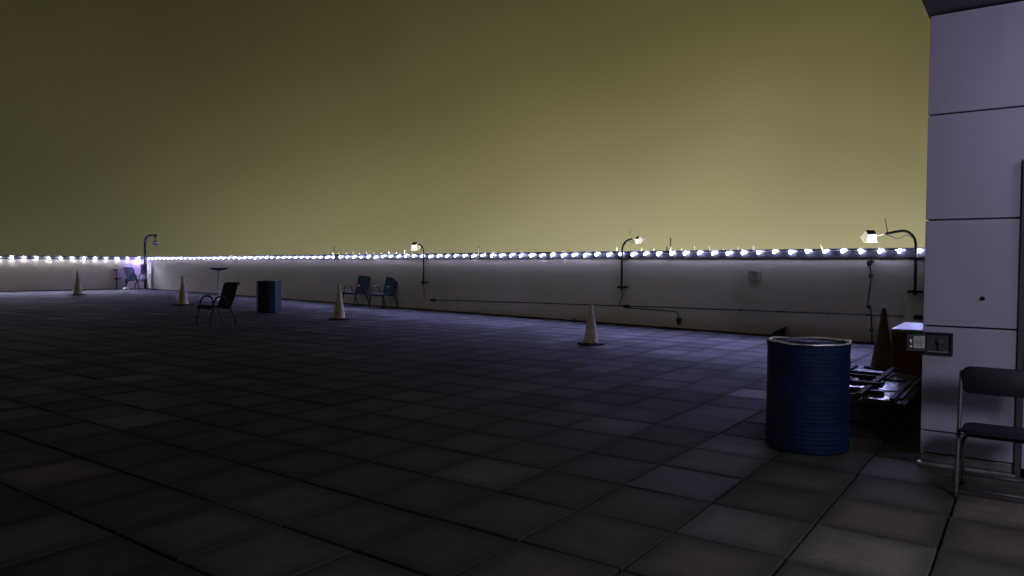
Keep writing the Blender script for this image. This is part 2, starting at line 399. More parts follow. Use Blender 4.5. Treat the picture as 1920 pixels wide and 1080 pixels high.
# ------------------------------------------------------------------ building on the right
FY, FX = 6.157, -.665
bld = thing('building', 'grey violet panelled building at the right edge with a deep dark soffit', 'building', (FX, FY, 0))
def rel(p): return (p[0]-FX, p[1]-FY, p[2])
MB().box(rel((6, FY+.07+2.2, 1.68)), (13.25, 4.34, 3.2)).build('wall_core', M['gap'], bld)
zs = [.092, .257, 1.035, 1.813, 2.580, 3.305]
DX0, DX1, DZ = -.085, .92, 2.21
def panel(x0, x1, z0, z1):
    MB().box(rel(((x0+x1)/2, FY+.02, (z0+z1)/2)), (x1-x0, .04, z1-z0)).build('panel', M['clad'], bld, bevel=.003)
for a, b in zip(zs, zs[1:]):
    z0, z1 = a+.006, b-.006
    if z0 >= DZ: 
        panel(FX, 2.4, z0, z1); panel(2.412, 5.4, z0, z1)
    elif z1 <= DZ:
        panel(FX, DX0, z0, z1); panel(DX1, 2.4, z0, z1); panel(2.412, 5.4, z0, z1)
    else:
        # the row that the door head cuts into: L-shaped panel left, lintel piece, right
        out = [(FX, z0), (DX0, z0), (DX0, DZ), (DX1, DZ), (DX1, z0), (2.4, z0), (2.4, z1), (FX, z1)]
        n_ = len(out); vs = [rel((x, FY, z)) for x, z in out]+[rel((x, FY+.04, z)) for x, z in out]
        MB().add(vs, [tuple(range(n_)), tuple(reversed(range(n_, 2*n_)))]+[(k, (k+1) % n_+0, (k+1) % n_+n_, k+n_)[::-1] for k in range(n_)]).build('panel', M['clad'], bld, bevel=.003)
        panel(2.412, 5.4, z0, z1)
# side cladding facing left (edge returns)
for a, b in zip(zs, zs[1:]):
    MB().box(rel((FX+.0185, FY+.045+1.5, (a+b)/2)), (.036, 3.0, b-a-.012)).build('panel', M['clad'], bld, bevel=.003)
# door with dark frame
dr = MB().box(rel(((DX0+DX1)/2, FY+.055, DZ/2+.02)), (DX1-DX0-.08, .02, DZ-.08)).build('door', M['clad'], bld)
fr = MB(); fr.box(rel((DX0+.018, FY+.015, DZ/2)), (.034, .09, DZ)).box(rel((DX1-.018, FY+.015, DZ/2)), (.034, .09, DZ)).box(rel(((DX0+DX1)/2, FY+.015, DZ-.018)), (DX1-DX0-.074, .088, .034))
fr.build('door_frame', M['gap'], dr)
MB().tube([rel((DX0+.12, FY+.04, 1.0)), rel((DX0+.12, FY-.03, 1.0)), rel((DX0+.24, FY-.03, 1.0))], .011, 8).build('handle', M['silver'], dr, True)
# base plate and recessed plinth
MB().box(rel((FX+.29, FY+.035, .055)), (.58, .03, .06)).build('base_plate', M['zinc'], bld, bevel=.004)
MB().box(rel((FX+.285, FY+.005, .012)), (.6, .075, .022)).build('base_rail', M['zinc'], bld, bevel=.004)
# small round hole in the cladding
MB().lathe([(.012, 0), (.016, .002), (.016, .004)], 16).build('vent_hole', M['ink'], bld).matrix_local = Matrix.Translation(rel((-.300, FY-.001, 1.246))) @ Matrix.Rotation(R(90), 4, 'X')
# overhanging upper storey: soffit and fascia
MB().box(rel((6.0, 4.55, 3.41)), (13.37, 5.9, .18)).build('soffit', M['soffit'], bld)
MB().box(rel((6.0, 4.60, 5.5)), (13.2, 5.6, 3.98)).build('upper_wall', M['clad'], bld)

# two real globe lamps out of frame to the right under the soffit (they light the facade and the near slabs)
def globe(label, loc, drop, watts, col):
    t = thing('globe_lamp', label, 'lamp', loc)
    MB().tube([(0, 0, .12 if drop > 0 else -.11), (0, 0, drop)], .014 if drop > 0 else .03, 8).build('rod', M['blackm'], t, True)
    MB().lathe([(.05, .13), (.06, .10), (.06, .085)], 16).build('cap', M['blackm'], t, True)
    MB().lathe([(.0005, -.12), (.06, -.104), (.104, -.06), (.12, 0), (.104, .06), (.062, .10)], 20).build('globe', M['lamp'], t, True)
    d = bpy.data.lights.new('globe_lamp_light', 'POINT'); d.energy = watts; d.color = col; d.shadow_soft_size = .34
    o = bpy.data.objects.new('globe_lamp_light', d); COL.objects.link(o); o.parent = t; o.location = (0, 0, -.26)
    return t
globe('globe lamp on a tall thin post out on the terrace', (1.25, 2.8, 2.05), -2.05, 165., (.97, .92, 1.))
globe('small globe lamp close under the soffit near the facade', (1.1, 5.55, 3.12), 0.199, 40., (.86, .84, 1.))

# hose box in the facade, door standing open past the corner
hb = thing('hose_box', 'dark recessed wall hydrant box with its door open on the panelled facade', 'hydrant box', (-.563, FY, .905))
def hbp(name, m, parent=hb, **k):
    b = MB(); return b
f_ = MB(); w, h = .183, .168
for c, d in (((-w/2+.009, -.012, 0), (.018, .024, h)), ((w/2-.009, -.012, 0), (.018, .024, h)), ((0, -.012, h/2-.009), (w-.036, .0238, .018)), ((0, -.012, -h/2+.009), (w-.036, .0238, .018))): f_.box(c, d)
f_.build('frame', M['vinyl'], hb, bevel=.002)
MB().box((0, -.003, 0), (w-.036, .004, h-.036)).build('back_panel', M['gap'], hb)
MB().box((0, -.009, -h/2+.027), (w-.05, .006, .006)).build('inner_sill', M['zinc'], hb)
vv = MB(); vv.lathe([(.026, 0), (.03, .004), (.022, .012), (.012, .016), (.012, .022)], 16)
v_ = vv.build('valve', M['gap'], hb, True); v_.matrix_local = Matrix.Translation((.008, -.006, .012)) @ Matrix.Rotation(R(90), 4, 'X')
MB().tube([(.008, -.012, .03), (.008, -.014, -.012), (.006, -.022, -.05)], .010, 8).build('spout', M['gap'], hb, True)
d_ = MB().box((-.064, 0, 0), (.124, .006, .125)).build('door', M['rubber'], hb); d_.location = (-w/2+.012, -.026, .005); d_.rotation_euler = (0, 0, R(22))
MB().box((-.045, -.0045, .004), (.074, .003, .088)).build('label', M['paper'], d_)
lt = MB()
for k, (z, wd) in enumerate(((.036, .03), (.022, .05), (.008, .058), (-.002, .05), (-.012, .056), (-.024, .04))): lt.box((-.045, -.0068, z+.004), (wd, .001, .004))
lt.build('lettering', M['grey'], d_)
MB().tube([(-.094, -.004, .02), (-.110, -.016, .016), (-.102, -.020, -.004)], .006, 8).build('latch', M['silver'], d_, True)
MB().lathe([(.010, 0), (.010, .010), (.004, .013)], 12, (-.102, -.010, -.035)).build('lock', M['silver'], d_, True)

# ------------------------------------------------------------------ flood lamp posts on the long wall
def flood_head(parent, loc, yaw, tilt, sc, side):
    """lamp head: the local x axis is the way it shines, its dark back plate turns up towards the terrace"""
    b = MB(); x0, x1 = -.10, .09
    a = [(x0, -.10, -.085), (x0, .10, -.085), (x0, .10, .085), (x0, -.10, .085), (x1, -.150, -.125), (x1, .150, -.125), (x1, .150, .125), (x1, -.150, .125)]
    b.add(a, [(0, 1, 2, 3), (4, 7, 6, 5), (0, 4, 5, 1), (1, 5, 6, 2), (2, 6, 7, 3), (3, 7, 4, 0)])
    h = b.build('lamp_head', M['glowhead'], parent, bevel=.008)
    h.location = loc; h.rotation_euler = (0, tilt, yaw); h.scale = (sc,)*3
    MB().box((.100, 0, 0), (.018, .335, .285)).build('front_flange', M['glowhead'], h, bevel=.004)
    MB().box((.112, 0, 0), (.006, .29, .24)).build('lens', M['glassd'], h)
    MB().box((-.106, 0, 0), (.012, .205, .175)).build('back_plate', M['rubber'], h, bevel=.003)
    q = MB()
    for y, z in ((-.11, -.116), (.11, -.116), (0, -.108)): q.box((.055, y, z), (.018, .018, .012))
    q.build('bolts', M['rust'], h)
    k = MB(); k.tube([(-.01, side*.115, 0), (-.02, side*.20, -.01), (-.06, side*.30, -.02)], [.022, .014, .012], 8).box((-.01, side*.125, 0), (.09, .02, .07)); k.build('knuckle', M['glowhead'], h)
    return h
def bracket(t, z, w): MB().box((0, 0, z), (w, .045, .05), Matrix.Rotation(math.atan2(TV.y, TV.x), 3, 'Z')).build('bracket', M['blackm'], t)
def post(label, x, off, sgn, ztopp, armx, armz, headx, headz, zb, yaw, tilt, rod=None, hs=1.):
    base = onw(x, 0, 0); t = thing('flood_lamp_post', label, 'lamp post', base, 0, 'flood lamps clamped to the parapet')
    L = lambda s, z, o=off: TV*s + NV*o + Vector((0, 0, z))
    pts = [L(0, zb-.06), L(0, 1.55)] + smooth_path([L(0, 1.72), L(sgn*.02, ztopp-.17), L(sgn*.10, ztopp-.05), L(sgn*.22, ztopp), L(sgn*armx, armz)], 6)
    MB().tube(pts, [.026]*2+[.024]*(len(pts)-2), 8).build('pole', M['blackm'], t, True)
    ro = Matrix.Rotation(math.atan2(TV.y, TV.x), 3, 'Z')
    MB().box(L(0, zb, off*.55), (.24, off*1.3, .045), ro).build('bracket', M['blackm'], t)
    MB().box(L(0, 1.585, off*.62), (.20, off*1.35, .03), ro).build('bracket', M['blackm'], t)
    flood_head(t, L(sgn*headx, headz, .03), yaw, tilt, hs, sgn)
    if rod: MB().tube([L(sgn*rod[0], rod[1]), L(sgn*rod[2], rod[3])], [.009, .004], 6).build('aerial', M['cream'] if sgn > 0 else M['rust'], t, True)
    MB().tube(smooth_path([L(sgn*(armx+.02), armz, off-.0), L(sgn*.30, armz-.09, off), L(sgn*.16, armz-.03, off), L(sgn*.08, ztopp-.12, off)]), .006, 5).build('slack_cable', M['blackm'], t, True)
    return t
AW = math.atan2(TV.y, TV.x)
p1 = post('flood lamp on a short gooseneck beside the two navy chairs, head turned left', -15.24, .10, -1, 2.03, .30, 2.00, .49, 1.985, .86, AW+R(90+22), R(58), hs=.84)
p2 = post('flood lamp on a gooseneck in the middle of the long wall, head turned right', -7.94, .10, 1, 2.035, .27, 2.04, .42, 2.03, .91, AW+R(90-20), R(50), rod=(.22, 2.03, .23, 2.28), hs=.56)
p3 = post('largest flood lamp on a long arm beside the building corner, with an aerial', -1.70, .12, -1, 2.08, .50, 2.035, .80, 2.005, 1.0, AW+R(90+40), R(56), rod=(.47, 2.035, .52, 2.33), hs=.76)

# ------------------------------------------------------------------ conduit, sign and cables on the long wall
cd = thing('wall_conduit', 'dark pipe conduit run low along the long wall with junction boxes', 'conduit', onw(-14.9, 0))
o0 = onw(-14.9, 0)
def cz(x): return .335 + (x+14.9)*.0185 if x < -7.9 else .468 + (x+7.9)*.0135
def cw(x, z, o): return onw(x, z, o)-o0
MB().tube([cw(x*.5-14.9, cz(x*.5-14.9)+rnd.gauss(0, .002), .03) for x in range(0, 27)], .0125, 8).build('pipe', M['rust'], cd, True)
MB().tube([cw(-7.9+.1*k, .468-.042+.0-.002*k, .03) for k in range(0, 14)]+[v for v in smooth_path([cw(-6.6, .40, .03), cw(-6.52, .385, .03), cw(-6.46, .33, .03), cw(-6.44, .25, .04)])], .0125, 8).build('drop_pipe', M['rust'], cd, True)
for x, w in ((-14.86, .2), (-7.84, .16), (-1.66, .14)):
    MB().box(cw(x, cz(x)-.01, .035), (w, .07, .075), Matrix.Rotation(AW, 3, 'Z')).build('junction_box', M['blackm'], cd, bevel=.006)
for x in [-13.8, -12.43, -11.3, -10.2, -9.1, -5.9, -5.0, -4.1, -3.2, -2.5]:
    MB().box(cw(x, cz(x), .024), (.04, .047, .034), Matrix.Rotation(AW, 3, 'Z')).build('pipe_clip', M['rust'], cd)
sk = MB().box(cw(-6.44, .205, .045), (.095, .06, .12), Matrix.Rotation(AW, 3, 'Z')).build('socket_box', M['blackm'], cd, bevel=.01)
MB().lathe([(.022, .10), (.026, .13), (.026, .15)], 10, cw(-6.44, 0, .045)).build('plug', M['blackm'], sk, True)
for x0, z0, x1, lab, mid in ((-15.24, .80, -14.96, 'thin loose cable hanging from the first flood lamp to the conduit', ((-15.30, .6), (-15.27, .40), (-15.14, .335))),
                        (-7.94, .85, -8.02, 'thin loose cable hanging from the middle flood lamp to the conduit', ((-7.97, .72), (-8.03, .58), (-8.05, .50)))):
    o = MB().tube(smooth_path([onw(x0, z0, .10)]+[onw(a, b, .03) for a, b in mid]+[onw(x1, cz(-14.9) if x0 < -10 else .44, .03)]), .008, 6).build('loose_cable', M['rope'], None, True)
    tag(o, lab, 'cable', 'loose cables under the flood lamps')
kc = thing('hanging_cable', 'knotted dark cable hanging down the wall beside the last traffic cone', 'cable', onw(-2.47, 0))
k0 = onw(-2.47, 0)
kp = [(-2.49, 1.62), (-2.50, 1.5), (-2.475, 1.42), (-2.465, 1.3), (-2.47, 1.1), (-2.50, .8), (-2.49, .72), (-2.45, .62), (-2.44, .45), (-2.43, .3), (-2.42, .03)]
MB().tube(smooth_path([onw(a, b, .03)-k0 for a, b in kp]), .012, 6).build('cord', M['rope'], kc, True)
for a, b, r_ in ((-2.495, 1.49, .045), (-2.465, 1.27, .042), (-2.485, .70, .045), (-2.435, .27, .04)):
    MB().lathe([(.0005, -r_), (r_*.8, -r_*.6), (r_, 0), (r_*.8, r_*.6), (.0005, r_)], 10, onw(a, b, .035)-k0).build('knot', M['rope'], kc, True)
MB().box(onw(-2.47, 1.53, .04)-k0, (.10, .06, .05), Matrix.Rotation(AW, 3, 'Z')).build('cable_clamp', M['blackm'], kc)
sg = thing('wall_sign', 'small weathered notice plate fixed to the long wall', 'sign', onw(-4.70, 1.235, .012), AW)
MB().box((0, 0, 0), (.275, .012, .20)).build('plate', M['sign'], sg, bevel=.002)
def textlike(z, wd, h, x=0):
    pass
TXT = []
def flat_text(s, size, loc, parent, m, name='lettering', rot=(R(90), 0, 0)):
    cu = bpy.data.curves.new(name, 'FONT'); cu.body = s; cu.size = size; cu.align_x = 'CENTER'; cu.align_y = 'CENTER'; cu.extrude = .0005
    ob = bpy.data.objects.new('tmp', cu); COL.objects.link(ob)
    dg = bpy.context.evaluated_depsgraph_get(); me = bpy.data.meshes.new_from_object(ob.evaluated_get(dg)); bpy.data.objects.remove(ob)
    me.materials.clear(); me.materials.append(m)
    o = bpy.data.objects.new(name, me); COL.objects.link(o); o.parent = parent; o.location = loc; o.rotation_euler = rot
    return o
for z, wd, h in ((.070, .19, .014), (.032, .115, .018), (-.008, .08, .016), (-.048, .125, .014)):
    b = MB(); x = -wd/2
    while x < wd/2:
        l = rnd.uniform(.008, .018); b.box((x+l/2-.012, -.0075, z+rnd.gauss(0, .0007)), (l, .002, h*rnd.uniform(.75, 1.05))); x += l+.0035
    b.build('lettering', M['ink'], sg)
fr_ = MB(); fr_.box((0, -.007, .094), (.272, .003, .006)).box((0, -.007, -.094), (.272, .003, .006)).box((-.133, -.007, 0), (.006, .0028, .18)).box((.133, -.007, 0), (.006, .0028, .18))
fr_.build('border', M['rope'], sg)

# ------------------------------------------------------------------ far corner: camera pole, standpipe, blue light, white cap
cpz = 2.76
cpole = thing('camera_pole', 'dark gooseneck pole with a hanging dome camera in the far corner', 'camera pole', (-37.62, 19.68, 0))
Lc = lambda s, z: TV*s+Vector((0, 0, z))
pts = [Lc(0, .02), Lc(0, 1.9)]+smooth_path([Lc(0, 2.2), Lc(.05, 2.48), Lc(.25, 2.68), Lc(.6, cpz), Lc(1.0, cpz+.01), Lc(1.55, cpz)], 6)
MB().tube(pts, [.06]*2+[.058]*(len(pts)-2), 8).build('pole', M['blackm'], cpole, True)
MB().box(Lc(0.02, 1.05)+NV*.08, (.26, .2, .52)).build('control_box', M['blackm'], cpole, bevel=.01)
MB().box(Lc(.10, .72)+NV*.09, (.12, .05, .2)).build('white_tag', M['white'], cpole)
MB().box(Lc(.06, .50)+NV*.06, (.2, .14, .2)).build('lower_box', M['blackm'], cpole, bevel=.01)
MB().tube([Lc(1.42, cpz-.01), Lc(1.40, cpz-.14), Lc(1.36, cpz-.26)], [.05, .02, .03], 8).build('hanger', M['blackm'], cpole, True)
dm = MB().lathe([(.10, -.02), (.15, -.06), (.15, -.12), (.13, -.13)], 20, Lc(1.42, cpz-.26)).build('camera_housing', M['white'], cpole, True)
MB().lathe([(.13, 0), (.115, -.06), (.07, -.11), (.0005, -.125)], 20, Lc(1.42, cpz-.385)).build('dome', M['glassd'], dm, True)
# coil of LEDs mounted beside the pole in the corner, glowing blue
cl = thing('led_coil', 'small coil of blue LEDs tied under the coping in the far corner', 'light', (-37.85, 19.45, 1.46))
for k in range(7):
    a = k*2*math.pi/7; MB().lathe([(.0005, -.03), (.03, 0), (.0005, .03)], 6, (.07*math.cos(a), .07*math.sin(a), .01*k)).build('bulb', M['cluster'], cl, True)
MB().tube([(.07*math.cos(t*.4), .07*math.sin(t*.4), .0016*t+.02) for t in range(0, 40)], .006, 5).build('cable', M['white'], cl, True)
sp = thing('standpipe', 'thin standpipe with valves on the far left wall beside the corner chair', 'pipe', onl(18.54, 0, .05))
MB().tube([(0, 0, .02), (0, 0, 1.28)], .028, 8).build('pipe', M['rust'], sp, True)
for z, w_ in ((1.02, .42), (.55, .34)):
    MB().tube([TL*(-w_*.35)+Vector((0, 0, z)), TL*(w_*.65)+Vector((0, 0, z+.01))], .024, 6).build('valve_arm', M['rust'], sp, True)
    MB().lathe([(.05, -.05), (.07, 0), (.05, .05)], 10, (0, 0, z)).build('valve_body', M['blackm'], sp, True)
hv = MB().lathe([(.0005, -.14), (.06, -.12), (.075, -.02), (.06, .1), (.02, .13)], 10, onl(18.98, .43, .09)).build('hanging_valve', M['blackm'], None, True); tag(hv, 'dark oval valve cap hanging low on the far left wall', 'valve')
wc = MB().lathe([(.15, 0), (.145, .05), (.11, .11), (.05, .145), (.0005, .15)], 18, (-37.35, 18.55, 0)).build('floor_cap', M['white'], None, True); tag(wc, 'round white cap lying on the floor in front of the corner chair', 'cap')

# ------------------------------------------------------------------ traffic cones
def cone(loc, h, label, m, tilt=(0, 0), base=.36, r0=.145, mark=False):
    t = thing('traffic_cone', label, 'traffic cone', loc, rnd.uniform(0, 1.2), 'old traffic cones standing on the terrace')
    b = MB(); s = base/2; c = s*.72
    ring = [(-c, -s), (c, -s), (s, -c), (s, c), (c, s), (-c, s), (-s, c), (-s, -c)]
    n = 8; vs = [(x, y, 0) for x, y in ring]+[(x, y, .028) for x, y in ring]+[(x*.86, y*.86, .042) for x, y in ring]
    fs = [tuple(reversed(range(8)))]+[tuple(range(16, 24))]
    for k in range(8):
        k2 = (k+1) % 8; fs += [(k, k2, 8+k2, 8+k), (8+k, 8+k2, 16+k2, 16+k)]
    b.add(vs, fs).build('base', M['rubber'], t)
    prof = [(r0*1.08, .040), (r0*1.05, .055), (r0, .075)]+[(r0+(.031-r0)*k/8+.004*math.sin(k*.8), .075+(h-.11)*k/8) for k in range(1, 9)]+[(.029, h-.012), (.020, h), (.012, h-.004), (.011, h-.03)]
    o = MB().lathe(prof, 24, wob=lambda a, z: .012*math.sin(2*a+z*5)).build('cone_body', m, t, True)
    if mark:
        MB().lathe([(r0*.62+.003, h*.40), (r0*.56+.003, h*.45)], 24).build('worn_band', M['rust'], t, True)
        MB().lathe([(r0*.86+.003, h*.20), (r0*.80+.003, h*.24)], 24).build('worn_band', M['rust'], t, True)
    return t
cone((-33.457, 14.567, 0), 1.05, 'tan traffic cone with dark worn bands, farthest left near the end wall', M['cone'], base=.56, r0=.185, mark=True)
cone((-23.272, 13.44, 0), .985, 'tan traffic cone standing between the corner and the tall bar table', M['cone'], base=.56, r0=.165)
cone((-14.499, 12.595, 0), .905, 'beige traffic cone in front of the two navy chairs', M['cone'], base=.50, r0=.14)
cone((-6.531, 11.572, 0), .73, 'short pale grey traffic cone alone in front of the conduit', M['cone_g'], base=.40, r0=.128)
cone((-1.721, 11.416, 0), .87, 'brown traffic cone coloured as in shade beside the red bin', M['cone_shade'], base=.40, r0=.15)

# ------------------------------------------------------------------ patio sling chairs
def sling_chair(label):
    t = thing('patio_chair', label, 'chair', (0, 0, 0), 0, 'navy sling patio chairs')
    hw = .255
    # fabric: seat and back as one bent thickness each
    def ribbon(prof, w, th):
        vs = []; fs = []; n = len(prof)
        for i, (x, z) in enumerate(prof):
            a = prof[max(i-1, 0)]; b = prof[min(i+1, n-1)]; d = Vector((b[0]-a[0], 0, b[1]-a[1])).normalized(); nn = Vector((-d.z, 0, d.x))*th/2
            for y in (-w, -w*.33, w*.33, w):
                sag = -.012*(1-(y/w)**2)
                for s in (1, -1):
                    p = Vector((x, y, z))+nn*s+Vector((-d.z, 0, d.x))*sag; vs.append(p)
        for i in range(n-1):
            for k in range(3):
                o = i*8+k*2; q = o+8
                fs += [(o, o+2, q+2, q), (o+1, q+1, q+3, o+3)]
            o = i*8; q = o+8; fs += [(o, q, q+1, o+1), (o+6, o+7, q+7, q+6)]
        for i in (0, n-1):
            for k in range(3):
                o = i*8+k*2; fs.append((o, o+1, o+3, o+2) if i == 0 else (o, o+2, o+3, o+1))
        return MB().add(vs, fs)
    ribbon([(.29, .385), (.275, .415), (.23, .43), (.1, .425), (-.08, .41), (-.2, .405)], hw-.02, .016).build('seat', M['navy'], t, 40)
    ribbon([(-.2, .412), (-.245, .50), (-.29, .63), (-.335, .78), (-.365, .885), (-.385, .915), (-.42, .925)], hw-.02, .014).build('backrest', M['navy'], t, 40)
    for s in (-1, 1):
        y = s*hw
        rail = smooth_path([(.30, y, .375), (.285, y, .415), (.23, y, .435), (.05, y, .425), (-.17, y, .408), (-.215, y, .435), (-.29, y, .63), (-.365, y, .88), (-.385, y, .92), (-.44, y*.98, .93)], 5)
        MB().tube(rail, .019, 8).build('side_rail', M['navyf'], t, True)
        ya = s*(hw+.022)
        MB().tube(smooth_path([(.295, ya, .0), (.295, ya, .08), (.275, ya, .22), (.225, ya, .40)], 5), .019, 8).build('leg', M['navyf'], t, True)
        MB().tube(smooth_path([(-.315, ya, .0), (-.31, ya, .08), (-.265, ya, .22), (-.17, ya, .41)], 5), .019, 8).build('leg', M['navyf'], t, True)
        MB().tube(smooth_path([(.225, ya, .40), (.205, ya, .52), (.15, ya, .615), (.07, ya, .65), (-.02, ya, .635), (-.085, ya, .55), (-.115, ya, .42)], 5), .019, 8).build('armrest', M['navyf'], t, True)
    MB().tube([(-.44, -hw*.98, .93), (-.44, hw*.98, .93)], .022, 8).build('top_rail', M['navyf'], t, True)
    MB().tube([(.19, -hw-.02, .375), (.19, hw+.02, .375)], .011, 6).build('crossbar', M['navyf'], t, True)
    MB().tube([(-.16, -hw-.02, .375), (-.16, hw+.02, .375)], .011, 6).build('crossbar', M['navyf'], t, True)
    return t
ch = sling_chair('navy sling chair standing alone in front of the tall bar table')
ch.location = (-15.37, 9.676, 0); ch.rotation_euler = (0, 0, math.atan2(-.999, -.03)); ch.scale = (1.04,)*3
for loc, face, s, lab in (((-18.45, 16.73, 0), (-.03, -1.0), 1.08, 'left navy sling chair of the pair backed against the long wall, half behind a cone'),
                          ((-16.95, 16.56, 0), (-.03, -1.0), 1.08, 'right navy sling chair of the pair backed against the long wall, nearer the lamp post'),
                          ((-37.25, 19.05, 0), (.90, .44), 1.25, 'navy sling chair in the far corner under the camera pole')):
    c = copy_tree(ch); c.location = loc; c.rotation_euler = (0, 0, math.atan2(face[1], face[0])); c.scale = (s,)*3; c['label'] = lab

# ------------------------------------------------------------------ tall bar table
tb = thing('bar_table', 'tall bar table with thin dark dished top on a shiny steel pole', 'table', (-25.094, 15.941, 0))
MB().lathe([(.0005, 1.115), (.06, 1.115), (.11, 1.13), (.24, 1.165), (.345, 1.215), (.35, 1.228), (.338, 1.226), (.24, 1.185), (.08, 1.15), (.0005, 1.147)], 40).build('tabletop', M['blackm'], tb, True)
MB().lathe([(.036, .03), (.034, .6), (.034, 1.11), (.05, 1.116)], 20).build('pole', M['silver'], tb, True)
MB().lathe([(.33, 0), (.335, .012), (.30, .024), (.10, .045), (.05, .075), (.04, .10)], 40).build('base', M['silver'], tb, True)

# ------------------------------------------------------------------ bins
bn = thing('trash_barrel', 'large blue ribbed trash barrel near the building with a shiny rim', 'trash can', (-1.48, 6.189, 0))
prof = []; zt = .835; n = 25; rw = random.Random(3)
for k in range(n):
    z = .012+zt*k/n; dz = zt/n
    e_ = rw.choice((.001, .002, .003, .005))*rw.uniform(.7, 1.2); prof += [(.3135, z), (.3135+e_*.8, z+dz*rw.uniform(.15, .3)), (.3135+e_, z+dz*.5), (.3135+e_*.6, z+dz*rw.uniform(.65, .85))]
prof = [(.300, 0), (.309, .006)]+prof+[(.318, .845), (.321, .852), (.316, .860), (.306, .858)]
ph_ = [rw.uniform(0, 6.28) for _ in range(8)]
MB().lathe(prof, 72, wob=lambda a, z: .006*math.sin(2*a+ph_[0]+z*2)+.0045*math.sin(5*a+ph_[1]-z*9)*math.sin(z*31+ph_[2])+.003*math.sin(9*a+z*47+ph_[3])).build('ribbed_body', M['blue'], bn, True)
rim = []
for k in range(64):
    a = 2*math.pi*k/64; rr = .304+.004*math.sin(3*a+1)+.003*math.sin(7*a); rim.append((rr*math.cos(a), rr*math.sin(a), .862+.006*math.sin(2*a+.5)+.004*math.sin(5*a)))
MB().tube(rim+[rim[0]], .0095, 8, cap=False).build('rim', M['chrome'], bn, True)
MB().lathe([(.300, .858), (.285, .84), (.27, .76), (.25, .55), (.0005, .52)], 40, wob=lambda a, z: .02*math.sin(6*a+z*20)+.015*math.sin(11*a)).build('bag_liner', M['liner'], bn, True)
bs = thing('trash_barrel', 'dark teal faceted trash barrel far back near the bar table', 'trash can', (-18.2, 13.16, 0), 0)
def cut_square(h, c, z): return [(-h+c, -h, z), (h-c, -h, z), (h, -h+c, z), (h, h-c, z), (h-c, h, z), (-h+c, h, z), (-h, h-c, z), (-h, -h+c, z)]
cs = MB(); lv = ((.29, .13, 0), (.30, .13, .03), (.30, .13, .86), (.308, .133, .885), (.308, .133, .908), (.275, .12, .912))
vs = [p for l in lv for p in cut_square(*l)]
cs.add(vs, [tuple(reversed(range(8))), tuple(range(40, 48))]+[(j*8+k, j*8+(k+1) % 8, j*8+8+(k+1) % 8, j*8+8+k) for j in range(5) for k in range(8)]).build('faceted_body', M['teal'], bs)
bs.rotation_euler = (0, 0, math.atan2(.80, .60)-R(29))
rim = [(.235*math.cos(a), .235*math.sin(a), .925) for a in [2*math.pi*k/48 for k in range(49)]]
MB().tube(rim, .014, 6, cap=False).build('rim', M['chrome'], bs, True)
MB().lathe([(.235, .922), (.22, .90), (.19, .70), (.0005, .68)], 24, wob=lambda a, z: .03*math.sin(5*a)).build('bag_liner', M['liner'], bs, True)

# ------------------------------------------------------------------ red bin beside the building
rb = thing('storage_bin', 'weathered red storage bin with a flat lid coloured as if brightly lit behind the building corner', 'bin', (-.95, 10.42, 0))
MB().box((0, 0, .335), (.86, 1.14, .65), taper=1.03).build('bin_body', M['red'], rb, bevel=.012)
MB().box((0, 0, .685), (.92, 1.22, .045)).build('lid', M['lid'], rb, bevel=.010)
MB().box((0, -.002, .635), (.905, 1.20, .05)).build('lid_rim', M['red'], rb, bevel=.006)
MB().box((0, -.585, .44), (.5, .022, .025)).build('rib', M['red'], rb); MB().box((0, -.585, .30), (.62, .022, .025)).build('rib', M['red'], rb); MB().box((-.30, -.584, .37), (.03, .02, .12)).build('rib', M['red'], rb)

# ------------------------------------------------------------------ low platform with grey sheets and black bars
pl = thing('equipment_platform', 'low black platform covered with shiny grey sheets and black bars', 'platform', (-1.5, 7.33, 0))
X0, X1, Y0, Y1, ZP = -.62, .585, 0, 2.1, .235
MB().box(((X0+X1)/2, (Y0+Y1)/2, ZP-.03), (X1-X0, Y1-Y0, .05)).build('deck', M['blackm'], pl, bevel=.008)
for x in (X0+.08, X1-.08):
    for y in (.1, 1.05, 2.0): MB().box((x, y, .09), (.09, .09, .18)).build('foot', M['rubber'], pl)
MB().box(((X0+X1)/2, .05, .10), (X1-X0-.1, .04, .15)).build('skirt', M['blackm'], pl)
MB().box((X1-.06, 1.05, .10), (.04, 1.9, .15)).build('skirt', M['blackm'], pl)
def sheet(x0, x1, y0, y1, rot=0, m='sheet'):
    MB().box(((x0+x1)/2, (y0+y1)/2, ZP+.003+rnd.uniform(0, .004)), (x1-x0, y1-y0, .006), Matrix.Rotation(rnd.gauss(0, .012), 3, 'X') @ Matrix.Rotation(rnd.gauss(0, .01), 3, 'Y')).build('sheet', M[m], pl)
for (a, b, c, d) in ((-.58, -.22, .04, .34), (-.18, .18, .04, .34), (.22, .50, .05, .55), (-.58, -.22, .46, .82), (-.18, .16, .46, .80), (.22, .50, .65, 1.25), (-.58, -.10, 1.0, 1.55), (-.02, .18, 1.0, 1.5), (-.58, .1, 1.66, 2.04), (.22, .5, 1.4, 2.0)): sheet(a, b, c, d)
def bar(p, q, r_=.022):
    p = Vector(p); q = Vector(q); d = q-p; MB().box((p+q)/2, (d.length, r_*2.3, r_*1.3), Matrix.Rotation(math.atan2(d.y, d.x), 3, 'Z')).build('bar', M['rubber'], pl, bevel=.004)
for y in (.02, .40, .90, 1.60): bar((X0, y, ZP+.028), (.19, y+.02, ZP+.028))
for x in (-.20, .20): bar((x, 0, ZP+.045), (x, 2.05, ZP+.045))
bar((-.55, .62, ZP+.05), (.30, .66, ZP+.055), .034); bar((X1-.05, .06, ZP+.03), (X1-.05, 2.04, ZP+.03), .016); bar((.47, .02, ZP+.02), (.47, 1.9, ZP+.02), .018)
